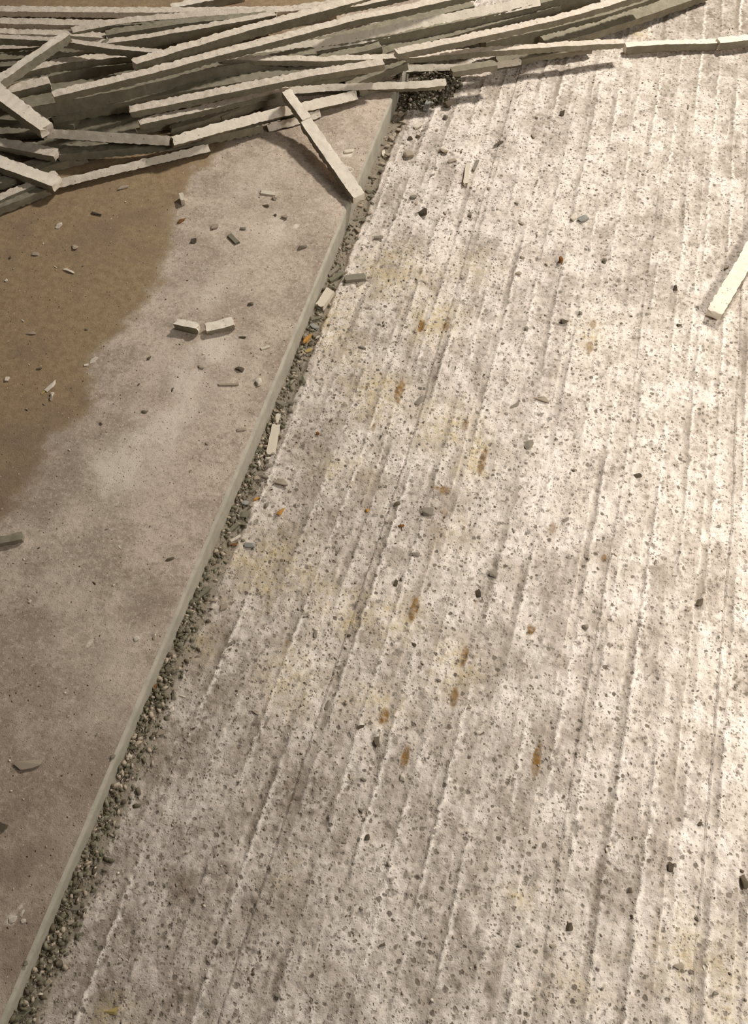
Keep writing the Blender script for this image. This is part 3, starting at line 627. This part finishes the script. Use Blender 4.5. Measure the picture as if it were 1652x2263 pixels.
CL = [
 # gutter, from the far end to the near end
 (718, 663, 44, 24, 56, 'pale', 'largest pale stub wedged in the gutter against the sawn edge', .7, True),
 (604, 972, 66, 22, 78, 'pale', 'long upright splinter standing in the gutter', .5, True),
 (612, 925, 22, 12, 70, 'pale', 'small pale block on top of the long gutter splinter', .7, True),
 (744, 590, 18, 11, 60, 'green', 'topmost green-grey chip in the gutter by the yellow patch', .6, False),
 (742, 612, 34, 12, 32, 'green', 'elongated green chip above the largest pale gutter stub', .7, True),
 (736, 600, 28, 10, 40, 'grey', 'dark slanted chip just behind the elongated green chip', .6, True),
 (737, 636, 20, 12, -40, 'green', 'rounded green chip touching the largest pale gutter stub', .7, False),
 (785, 618, 46, 14, 6, 'grey', 'flat grey chip lying across the first groove near the gutter', .5, True),
 (793, 630, 14, 8, 30, 'warm', 'little chip tucked under the flat grey chip', .6, False),
 (700, 704, 24, 9, 5, 'green', 'thin chip just below the largest pale gutter stub', .6, False),
 (706, 712, 22, 7, -22, 'warm', 'narrow light chip in the cluster below the pale stub', .6, False),
 (693, 722, 26, 13, -20, 'blue', 'smooth grey chip in the cluster above the orange stone', .6, False),
 (690, 706, 16, 12, 20, 'green', 'square dark chip at the edge in the cluster below the pale stub', .7, False),
 (677, 749, 30, 18, 65, 'orange', 'orange stone lying in the gutter', .8, False),
 (681, 772, 20, 14, 30, 'yellow', 'ochre chip just below the orange gutter stone', .6, False),
 (702, 744, 14, 7, 15, 'pale', 'tiny cream chip right of the orange gutter stone', .6, False),
 (663, 784, 16, 12, 40, 'warm', 'warm grey chip below the ochre chip in the gutter', .6, False),
 (668, 806, 24, 14, 50, 'grey', 'grey lump in the gutter between ochre chip and splinter', .6, False),
 (650, 818, 18, 12, 20, 'green', 'green lump in the gutter halfway to the splinter', .6, False),
 (619, 892, 24, 15, -18, 'grey', 'oval grey chip just above the long splinter', .6, False),
 (645, 890, 18, 12, 20, 'grey', 'grey chip right of the oval one above the splinter', .6, False),
 (610, 908, 18, 9, -10, 'warm', 'flat warm chip between oval chip and splinter', .6, False),
 (575, 990, 18, 10, 40, 'green', 'green chip at the foot of the long splinter, left side', .7, False),
 (571, 1006, 22, 8, 25, 'green', 'thin green chip below the foot of the splinter', .6, False),
 (592, 1012, 14, 6, 0, 'pale', 'pale sliver below the foot of the splinter', .6, False),
 (572, 1024, 12, 10, 70, 'pale', 'rounded pale chip under the splinter by the sawn edge', .7, False),
 (560, 1042, 18, 13, 50, 'grey', 'grey chip between the splinter and the orange flake', .6, False),
 (566, 1056, 16, 10, 10, 'warm', 'warm chip above the orange flake in the gutter', .6, False),
 (566, 1102, 15, 11, 40, 'orange', 'small orange flake at the gutter rim', .5, False),
 (621, 1130, 22, 16, 55, 'orange', 'orange-brown flake on the first land right of the gutter', .4, False),
 (556, 1085, 16, 12, 20, 'green', 'green chip left of the small orange flake', .6, False),
 (541, 1113, 20, 13, 10, 'blue', 'rounded light grey chip below the small orange flake', .6, False),
 (540, 1138, 30, 18, 20, 'green', 'large flat green stone in the gutter under the orange flakes', .45, False),
 (588, 1120, 16, 12, 60, 'grey', 'grey stone between the two orange flakes', .6, False),
 (620, 1070, 34, 22, 10, 'warm', 'embedded rounded stone on the first land', .35, False),
 (629, 1072, 10, 8, 60, 'grey', 'small knob at the right end of the embedded stone', .6, False),
 (513, 1170, 36, 12, 42, 'green', 'pale green splinter lying along the gutter, upper of a pair', .6, True),
 (520, 1189, 26, 8, 30, 'pale', 'thin light splinter, lower of the gutter pair', .6, True),
 (528, 1172, 14, 10, 60, 'grey', 'chip wedged beside the upper gutter splinter', .6, False),
 (517, 1203, 22, 9, 12, 'rust', 'rusty chip below the gutter splinter pair', .6, False),
 (551, 1206, 26, 12, -5, 'blue', 'dark bluish oval stone right of the rusty chip', .5, False),
 (449, 1316, 44, 12, 42, 'green', 'long layered green splinter in the gutter', .6, True),
 (440, 1310, 34, 8, 42, 'grey', 'darker sliver behind the long layered splinter', .6, True),
 (494, 1342, 20, 17, 20, 'warm', 'rounded stone right of the long layered splinter', .35, False),
 (405, 1398, 14, 12, 0, 'green', 'small green pebble below the layered splinter', .7, False),
 (413, 1408, 9, 9, 0, 'pale', 'tiny pale pebble in the gutter gravel, middle stretch', .7, False),
 (348, 1528, 20, 18, 30, 'rust', 'reddish brown stone against the sawn edge', .6, False),
 (380, 1568, 16, 14, 60, 'pale', 'pale lump on the rim of the second land, below the gravel', .5, False),
 (404, 1540, 16, 6, -25, 'pale', 'white flake on the land beside the reddish stone', .4, False),
 (292, 1676, 13, 15, 60, 'pale', 'pale round pebble in the dark gutter stretch', .7, False),
 (284, 1690, 20, 8, -35, 'green', 'curved green chip under the pale round pebble', .6, False),
 (311, 1674, 20, 6, 40, 'green', 'thin twig-like chip right of the pale round pebble', .6, False),
 (268, 1692, 14, 12, 20, 'grey', 'grey pebble at the sawn edge by the pale round pebble', .7, False),
 (272, 1702, 14, 10, -20, 'grey', 'grey pebble just below its twin at the sawn edge', .7, False),
 (302, 1656, 28, 18, 10, 'green', 'broad green stone above the pale round pebble', .45, False),
 (270, 1743, 9, 9, 0, 'pale', 'small pale bead in the gravel below the dark stretch', .7, False),
 (215, 1880, 18, 12, 40, 'green', 'green chip at the head of the lower gravel', .6, False),
 (228, 1888, 20, 16, 60, 'green', 'blocky green stone at the head of the lower gravel', .6, False),
 (213, 1920, 7, 7, 0, 'pale', 'white speck-sized pebble in the lower gravel', .7, False),
 (184, 1944, 16, 10, 30, 'warm', 'warm oval pebble in the lower gravel', .6, False),
 (178, 1973, 18, 13, 10, 'warm', 'tan pebble under the warm oval one', .6, False),
 (160, 2040, 22, 14, 25, 'warm', 'largest tan chip in the lower gravel', .6, False),
 (125, 2062, 17, 13, 35, 'green', 'rounded grey-green pebble at the sawn edge, lower gravel', .7, False),
 (146, 2060, 20, 16, 60, 'green', 'angular green stone right of the rounded pebble', .6, False),
 (135, 2082, 15, 10, -30, 'grey', 'wedge-shaped chip under the angular green stone', .6, False),
 (149, 2084, 16, 12, 20, 'green', 'green chip on the land side of the wedge-shaped chip', .6, False),
 (108, 2106, 26, 11, 65, 'green', 'long green shard standing along the gutter, lower gravel', .6, True),
 (122, 2112, 36, 12, 74, 'warm', 'long tan shard beside the green one', .6, True),
 (85, 2134, 11, 10, 0, 'grey', 'round grey bead beside the sawn edge', .7, False),
 (98, 2142, 20, 13, 30, 'green', 'oval stone below the long shards', .6, False),
 (106, 2150, 16, 9, -10, 'warm', 'warm chip touching the oval stone', .6, False),
 (97, 2164, 12, 8, 55, 'pale', 'bright chip between the oval stone and the brown slab piece', .6, False),
 (106, 2178, 32, 16, 45, 'warm', 'brown slab piece in the lowest gravel', .5, True),
 (95, 2198, 12, 10, -20, 'pale', 'white tooth-shaped chip under the brown slab piece', .8, False),
 (76, 2180, 22, 12, 60, 'green', 'green stone left of the brown slab piece', .6, False),
 (84, 2218, 30, 22, 50, 'green', 'big green stone in the lowest gravel', .5, False),
 (58, 2244, 48, 18, 42, 'green', 'biggest green slab chip at the bottom edge', .5, True),
 (70, 2256, 20, 14, 40, 'grey', 'grey chip right of the biggest slab chip at the bottom edge', .6, False),
 # grooved floor
 (944, 236, 30, 13, 68, 'blue', 'pale upright chip standing before the dark debris', .7, True),
 (991, 236, 24, 17, 15, 'dark', 'brown rounded stone near the dark debris', .7, False),
 (984, 264, 12, 9, 0, 'grey', 'small grey stone below the brown rounded one', .6, False),
 (923, 281, 24, 13, 32, 'pale', 'light chip ringed by shadow near the slab edge top', .5, False),
 (938, 287, 22, 6, 20, 'grey', 'sliver lying right of the ringed light chip', .5, False),
 (885, 250, 18, 9, -8, 'warm', 'low chip beside the sawn edge below the heap', .5, False),
 (889, 274, 16, 6, 0, 'warm', 'thin chip beside the sawn edge, second below the heap', .5, False),
 (847, 338, 16, 11, 75, 'pale', 'white-rimmed chip at the edge, left of a pair', .6, False),
 (857, 343, 14, 11, 20, 'warm', 'brown-grey chip at the edge, right of a pair', .6, False),
 (901, 346, 24, 17, 15, 'warm', 'rounded stone with a dark lower rim near the edge', .5, False),
 (905, 310, 14, 9, 10, 'dark', 'dark bean-shaped stone, left of two', .6, False),
 (924, 305, 12, 8, -10, 'dark', 'dark bean-shaped stone, right of two', .6, False),
 (843, 378, 16, 10, 10, 'grey', 'grey stone by the edge above the loose bar tip', .6, False),
 (980, 339, 20, 11, 5, 'warm', 'flattish stone left of the white dusty patch', .5, False),
 (997, 358, 22, 9, 20, 'warm', 'elongated chip below the white dusty patch', .5, False),
 (1030, 390, 44, 11, 82, 'pale', 'pale splinter set upright in a groove with a dark shadow', .8, True),
 (1050, 366, 24, 8, 65, 'grey', 'short splinter just right of the upright pale one', .6, True),
 (1100, 320, 24, 12, 40, 'dark', 'dark speckled stone in the groove at the top centre', .6, False),
 (933, 474, 20, 14, 0, 'dark', 'dark lump left of centre near the top', .7, False),
 (1039, 474, 14, 13, 60, 'grey', 'grey lump right of the dark lump', .6, False),
 (912, 437, 20, 9, 12, 'grey', 'flat chip above the dark lump', .5, False),
 (836, 528, 22, 9, 8, 'grey', 'flat chip near the gutter above the yellow patch', .5, False),
 (1287, 486, 26, 14, 20, 'blue', 'bluish stone with a white neighbour, right of centre', .6, False),
 (1266, 482, 18, 14, 60, 'pale', 'white chip touching the bluish stone', .5, False),
 (1238, 579, 11, 13, 0, 'rust', 'square brown stone in the upper right field', .7, False),
 (1490, 639, 11, 11, 0, 'dark', 'dark round stone left of the bar end at the right edge', .7, False),
 (1246, 713, 20, 11, 0, 'dark', 'dark wedge stone in the right field', .6, False),
 (1335, 579, 12, 10, 0, 'grey', 'grey nub in the right field above the dark wedge', .6, False),
 (1282, 694, 9, 9, 0, 'grey', 'round grey nub right of the dark wedge', .7, False),
 (1240, 253, 13, 8, 0, 'dark', 'black-brown bean near the heap at upper right', .7, False),
 (1168, 985, 26, 22, 60, 'grey', 'grey smear-like stone in the centre', .3, False),
 (1196, 885, 34, 14, 0, 'warm', 'low oblong stone above the centre', .3, False),
 (1138, 897, 26, 12, 30, 'grey', 'flat grey stone left of the low oblong one', .35, False),
 (928, 886, 26, 18, 50, 'grey', 'stone with a curved rim near the yellow patch', .35, False),
 (800, 768, 18, 12, -30, 'grey', 'dark stone in the second groove from the gutter', .6, False),
 (876, 1115, 20, 12, 15, 'dark', 'dark oval pebble in the middle left field', .6, False),
 (945, 1133, 26, 20, 0, 'grey', 'broad grey stone right of the dark oval pebble', .35, False),
 (886, 1163, 14, 9, 20, 'rust', 'rust-coloured nub under the dark oval pebble', .6, False),
 (811, 1127, 9, 8, 0, 'orange', 'tiny orange dot of stone in the middle left field', .5, False),
 (702, 958, 8, 8, 0, 'rust', 'tiny reddish bead near the splinter', .7, False),
 (800, 1108, 16, 5, 65, 'grey', 'thin dark sliver standing on the middle left field', .7, False),
 (1545, 1332, 22, 18, 60, 'dark', 'dark stone sunk in the right field', .5, False),
 (1293, 1387, 16, 14, 0, 'grey', 'grey stone sunk in the middle right field', .5, False),
 (1090, 1270, 22, 14, 0, 'grey', 'grey stone in a groove below the centre', .5, False),
 (874, 1288, 10, 16, 0, 'dark', 'dark drop-shaped stone in a groove below the centre', .5, False),
 (885, 1280, 6, 8, 0, 'dark', 'small dark bead beside the drop-shaped stone', .6, False),
 (772, 1405, 9, 9, 0, 'dark', 'blackish stone at the end of a groove, left of centre', .7, False),
 (832, 1640, 14, 26, 0, 'dark', 'dark two-lobed stone in the lower middle', .4, False),
 (1055, 1312, 14, 20, 0, 'dark', 'dark stone embedded in a groove below the centre', .4, False),
 (1480, 1915, 16, 26, 10, 'dark', 'large dark stone in the lower right field', .4, False),
 (1390, 1968, 14, 12, 0, 'dark', 'round dark stone left of and below the large dark one', .5, False),
 (1643, 1950, 18, 30, 0, 'dark', 'dark stone at the right edge, lower right', .4, False),
 (1540, 2030, 14, 10, -30, 'dark', 'dark nick-like stone above the yellowish corner', .5, False),
 (1500, 2135, 22, 20, 40, 'warm', 'olive stone in the yellowish lower right corner', .3, False),
 (248, 2237, 40, 20, 15, 'yellow', 'ochre flake near the bottom edge', .35, False),
 (890, 1718, 16, 22, 70, 'pale', 'pale chip below the rust streak in the lower middle', .4, False),
 (1055, 1620, 10, 8, 0, 'pale', 'white crumb with a dark shadow in the lower middle', .6, False),
 (1064, 1622, 14, 5, 30, 'dark', 'dark sliver beside the white crumb', .6, False),
 (1300, 1232, 8, 8, 0, 'warm', 'light nub left of the rusty speck in the right field', .6, False),
 # smooth floor
 (668, 548, 24, 9, 5, 'grey', 'chip with a dark underside near the slab edge', .8, False),
 (630, 481, 16, 10, -20, 'warm', 'angular chip right of the middle of the smooth floor', .6, False),
 (593, 429, 34, 8, -8, 'pale', 'long white sliver on the smooth floor below the heap', .4, True),
 (606, 441, 13, 8, -20, 'warm', 'small stone at the right end of the white sliver', .7, False),
 (586, 456, 18, 6, -5, 'dark', 'dark flat chip below the white sliver', .6, False),
 (516, 530, 26, 13, -45, 'green', 'green-grey flat chip in the middle of the smooth floor', .4, True),
 (474, 502, 20, 13, 15, 'warm', 'raised flake left of the green-grey flat chip', .4, False),
 (537, 507, 14, 5, 0, 'grey', 'thin chip above the green-grey flat chip', .6, False),
 (404, 446, 9, 20, 10, 'pale', 'upright white flake by the brown stain border', .6, True),
 (402, 490, 24, 9, 12, 'rust', 'brown chip on the border of the brown stain', .5, False),
 (428, 534, 14, 11, 0, 'dark', 'reddish brown lump on the dusty strip', .5, False),
 (272, 416, 30, 8, 14, 'warm', 'long flake on the brown floor just below the heap', .5, False),
 (215, 474, 28, 7, -14, 'dark', 'dark curled flake on the brown floor', .6, False),
 (131, 500, 18, 12, 5, 'pale', 'round cream flake on the brown floor near the heap', .3, False),
 (166, 548, 15, 10, 0, 'warm', 'cream-grey flake in the middle of the brown floor', .3, False),
 (78, 562, 18, 8, -5, 'warm', 'pale flake left of the middle of the brown floor', .3, False),
 (153, 600, 26, 11, -30, 'pale', 'ragged cream flake in the brown floor centre', .4, False),
 (69, 738, 24, 10, 12, 'warm', 'leaf-shaped tan flake on the brown floor', .3, False),
 (207, 797, 26, 13, 25, 'pale', 'ragged cream flake toward the dusty strip', .35, False),
 (190, 807, 12, 7, 10, 'pale', 'small flake at the left of the ragged one', .35, False),
 (113, 853, 36, 17, 45, 'pale', 'largest cream flake on the brown floor', .3, False),
 (95, 868, 14, 7, 40, 'yellow', 'yellowish flake under the largest cream flake', .35, False),
 (116, 872, 9, 7, 0, 'pale', 'white bead right below the largest cream flake', .6, False),
 (115, 880, 8, 12, 0, 'pale', 'second white bead under the largest cream flake', .5, False),
 (16, 838, 11, 10, 0, 'pale', 'pale round flake at the left edge of the brown floor', .3, False),
 (14, 620, 8, 9, 50, 'pale', 'cream bead at the left edge of the brown floor', .5, False),
 (530, 816, 20, 15, -30, 'dark', 'dark angular stone on the smooth floor near the slab edge', .5, False),
 (572, 846, 14, 20, 10, 'pale', 'cream chip near the slab edge below the dark angular stone', .4, False),
 (505, 851, 44, 4, 2, 'warm', 'straw-thin sliver left of the cream chip', .7, True),
 (586, 769, 20, 7, 18, 'pale', 'cream sliver near the slab edge, middle', .4, True),
 (535, 746, 18, 5, -5, 'dark', 'dark sliver below the broken stub', .6, False),
 (553, 673, 16, 8, 5, 'dark', 'dark chip above the broken stub', .6, False),
 (330, 792, 12, 9, 40, 'dark', 'dark nub on the border of the dusty strip', .6, False),
 (320, 911, 16, 8, 0, 'grey', 'grey chip on the pale dust patch', .5, False),
 (445, 812, 16, 8, 0, 'warm', 'flat chip on the pale dust patch below the stub', .4, False),
 (533, 950, 26, 8, 6, 'warm', 'flake with a thin dark edge left of the splinter', .4, False),
 (375, 1236, 24, 8, 10, 'dark', 'dark crumbly chip on the lower smooth floor', .5, False),
 (302, 1412, 14, 12, 0, 'pale', 'white round flake on the lower smooth floor', .3, False),
 (342, 1408, 8, 12, 0, 'pale', 'white chip between the round flake and the sawn edge', .5, False),
 (62, 1690, 70, 26, 12, 'warm', 'large curled flake lifting off the lower smooth floor', .25, False),
 (30, 2030, 22, 20, 20, 'pale', 'large white flake near the bottom left', .2, False),
 (50, 2018, 18, 14, 50, 'pale', 'white flake touching the large one near the bottom left', .25, False),
 (52, 2036, 12, 10, 0, 'pale', 'small white flake right below the pair near the bottom left', .3, False),
 (5, 1830, 24, 30, 60, 'dark', 'dark torn flake at the left edge, low down', .2, False),
 (770, 335, 26, 10, 10, 'pale', 'crumbled white patch lump right of the loose bar', .3, False),
 (768, 372, 28, 12, -15, 'pale', 'second crumbled white lump beside the loose bar', .25, False),
]
for c in CL:
    chip(c[0], c[1], c[2], c[3], c[4], c[5], c[6], c[7], brick=c[8], name={'strip piece': 'strip_piece'}.get('strip piece' if c[8] else '', 'stone_chip'))
# look-alike small stones: scattered, sharing one label per kind and place
rc = random.Random(21)
def free(u, v, rad):
    return all((u - a) ** 2 + (v - b) ** 2 > (0.5 * c + rad) ** 2 for a, b, c in PLACED)
def scatter(n, region, sizes, mats, label, group):
    k = 0; tries = 0
    while k < n and tries < n * 40:
        tries += 1
        px, py = region()
        s = rc.uniform(*sizes) * (0.6 + 0.75 * py / IMG_H)
        p = at(px, py, 0)
        if p[0] < RU(p[1]): p = at(px, py, SLAB)
        if not free(p[0], p[1], s / pxm(p) * 0.6): continue
        chip(px, py, s * rc.uniform(1, 1.6), s * rc.uniform(.7, 1), rc.uniform(-60, 90), rc.choice(mats), label, rc.uniform(.4, .7), group=group, idx=rc.randrange(5)); k += 1
def r_gut():
    v = rc.uniform(-0.12, 2.2); u = float(RU(v)) + rc.uniform(0.008, 0.044); return unproj(u, v, 0)
def unproj(u, v, z):
    d = np.array([u, v, z - CAM_H]); x = cA * d[0] + sA * d[1]; y = -sA * d[0] + cA * d[1]
    dep = y * cP - d[2] * sP; up = y * sP + d[2] * cP
    return IMG_W / 2 + FOC * x / dep, IMG_H / 2 - FOC * up / dep
def r_right():
    while True:
        px, py = rc.uniform(500, 1640), rc.uniform(170, 2240); p = at(px, py, 0)
        if p[0] > -0.46 and p[1] < 2.62 + (p[0] + .46) * 0.45: return px, py
def r_top():
    while True:
        px, py = rc.uniform(780, 1250), rc.uniform(230, 640); p = at(px, py, 0)
        if p[0] > -0.45: return px, py
def r_left():
    while True:
        px, py = rc.uniform(5, 760), rc.uniform(470, 2200); p = at(px, py, SLAB)
        if p[0] < RU(p[1]) - 0.03: return px, py
scatter(55, r_gut, (8, 16), ['green', 'green', 'grey', 'warm'], 'small grey-green stone chip lying in the gutter beside the sawn edge', 'stone chips in the gutter')
scatter(38, r_right, (7, 14), ['grey', 'warm', 'dark', 'grey'], 'small grey-brown stone nub scattered on the grooved floor', 'stone nubs on the grooved floor')
scatter(18, r_top, (8, 14), ['grey', 'warm', 'warm'], 'small buff stone chip on the grooved floor below the heap', 'stone chips below the heap')
scatter(24, r_left, (5, 9), ['pale', 'dark', 'warm', 'grey'], 'tiny flake of stone strewn on the smooth floor', 'stone flakes on the smooth floor')
# ------------------------------------------------------------------ uncountable crumbs: gutter rubble and grit
def crumbs(name, spots, mats, label, category):
    """many tiny stones joined into one mesh: spots = (x, y, z, size, material index)"""
    r = np.random.RandomState(len(spots)); base = []
    for sd in range(6):
        bm = bmesh.new(); bmesh.ops.create_icosphere(bm, subdivisions=1, radius=0.5)
        bm.verts.ensure_lookup_table(); co = np.array([v.co[:] for v in bm.verts]); fc = np.array([[v.index for v in f_.verts] for f_ in bm.faces]); bm.free()
        if sd < 6: co = co * (0.5 + 0.75 * np.random.RandomState(sd).rand(len(co), 1))
        base.append((co, fc))
    sp = np.array(spots); n = len(sp); vs = []; fs = []; mi = []; off = 0
    for k in range(n):
        co, fc = base[k % 6]; x, y, z, s, m = sp[k]
        a = r.rand() * 6.283; ca, sa = math.cos(a), math.sin(a)
        c = co * np.array([s * r.uniform(.9, 1.7), s * r.uniform(.7, 1.0), s * r.uniform(.35, .7)])
        c = np.stack([c[:, 0] * ca - c[:, 1] * sa + x, c[:, 0] * sa + c[:, 1] * ca + y, c[:, 2] + z + s * 0.15], 1)
        vs.append(c); fs.append(fc + off); off += len(co); mi += [int(m)] * len(fc)
    me = bpy.data.meshes.new(name); v = np.concatenate(vs).astype(np.float32); q = np.concatenate(fs).astype(np.int32)
    me.vertices.add(len(v)); me.vertices.foreach_set('co', v.ravel()); me.loops.add(q.size); me.loops.foreach_set('vertex_index', q.ravel())
    me.polygons.add(len(q)); me.polygons.foreach_set('loop_start', np.arange(0, q.size, 3, dtype=np.int32))
    for m in mats: me.materials.append(m)
    me.polygons.foreach_set('material_index', mi); me.update(); me.validate()
    return link(name, me, kind='stuff', label=label, category=category)
rk = np.random.RandomState(11)
sp = []
dens = lambda v: np.interp(v, [-.2, 0, .25, .45, .7, 1.0, 1.3, 1.7, 2.2, 2.5], [1, 1, .75, .9, .35, .55, .40, .14, .06, .3])
while len(sp) < 2900:
    v = rk.uniform(-0.2, 2.5)
    if rk.rand() > dens(v): continue
    e = abs(rk.normal(0, 0.017)); u = float(RU(v)) + 0.003 + e
    if e > 0.062: continue
    s = 0.0022 + 0.011 * rk.rand() ** 3
    heap = 0.010 * dens(v) * max(0, 1 - e / 0.04) * rk.rand()
    sp.append((u, v, ground(u, v) + heap, s, rk.choice(4, p=[.42, .22, .20, .16])))
crumbs('gravel', sp, [M_CHIP['gravel'], M_CHIP['green'], M_CHIP['warm'], M_CHIP['dark']], 'fine grey-green gravel filling the gutter along the sawn edge', 'gravel')
sp = []
while len(sp) < 1300:
    px, py = rk.uniform(872, 1030), rk.uniform(150, 250); q = (px - 945) / 75, (py - 202 + (px - 945) * .25) / 38
    if q[0] ** 2 + q[1] ** 2 > 1: continue
    p = at(px, py, 0.0); hgt = 0.045 * (1 - q[0] ** 2 - q[1] ** 2)
    sp.append((p[0], p[1], ground(p[0], p[1]) + hgt * rk.rand(), 0.004 + 0.011 * rk.rand() ** 2, rk.choice(4, p=[.5, .2, .1, .2])))
crumbs('debris', sp, [M_CHIP['gravel'], M_CHIP['grey'], M_CHIP['warm'], M_CHIP['dark']], 'dark greenish debris heaped under the strips at the end of the sawn edge', 'debris')
sp = []
while len(sp) < 5200:
    u, v = rk.uniform(-0.47, 0.66), rk.uniform(-0.2, 3.0)
    if rk.rand() > 0.35 + 0.65 * (u < -0.15): continue
    sp.append((u, v, ground(u, v), 0.0018 + 0.0042 * rk.rand() ** 2.5, rk.choice(4, p=[.35, .35, .15, .15])))
crumbs('grit', sp, [M_CHIP['grey'], M_CHIP['warm'], M_CHIP['pale'], M_CHIP['dark']], 'loose grit strewn over the grooved floor', 'grit')
sp = []
while len(sp) < 2600:
    v = rk.uniform(-0.2, 2.4); u = float(RU(v)) - 0.01 - rk.uniform(0, 1.5)
    sp.append((u, v, SLAB, 0.0012 + 0.0034 * rk.rand() ** 3, rk.choice(3, p=[.45, .25, .3])))
crumbs('dust_grains', sp, [M_CHIP['warm'], M_CHIP['pale'], M_CHIP['dark']], 'fine grains sprinkled over the smooth floor', 'dust')
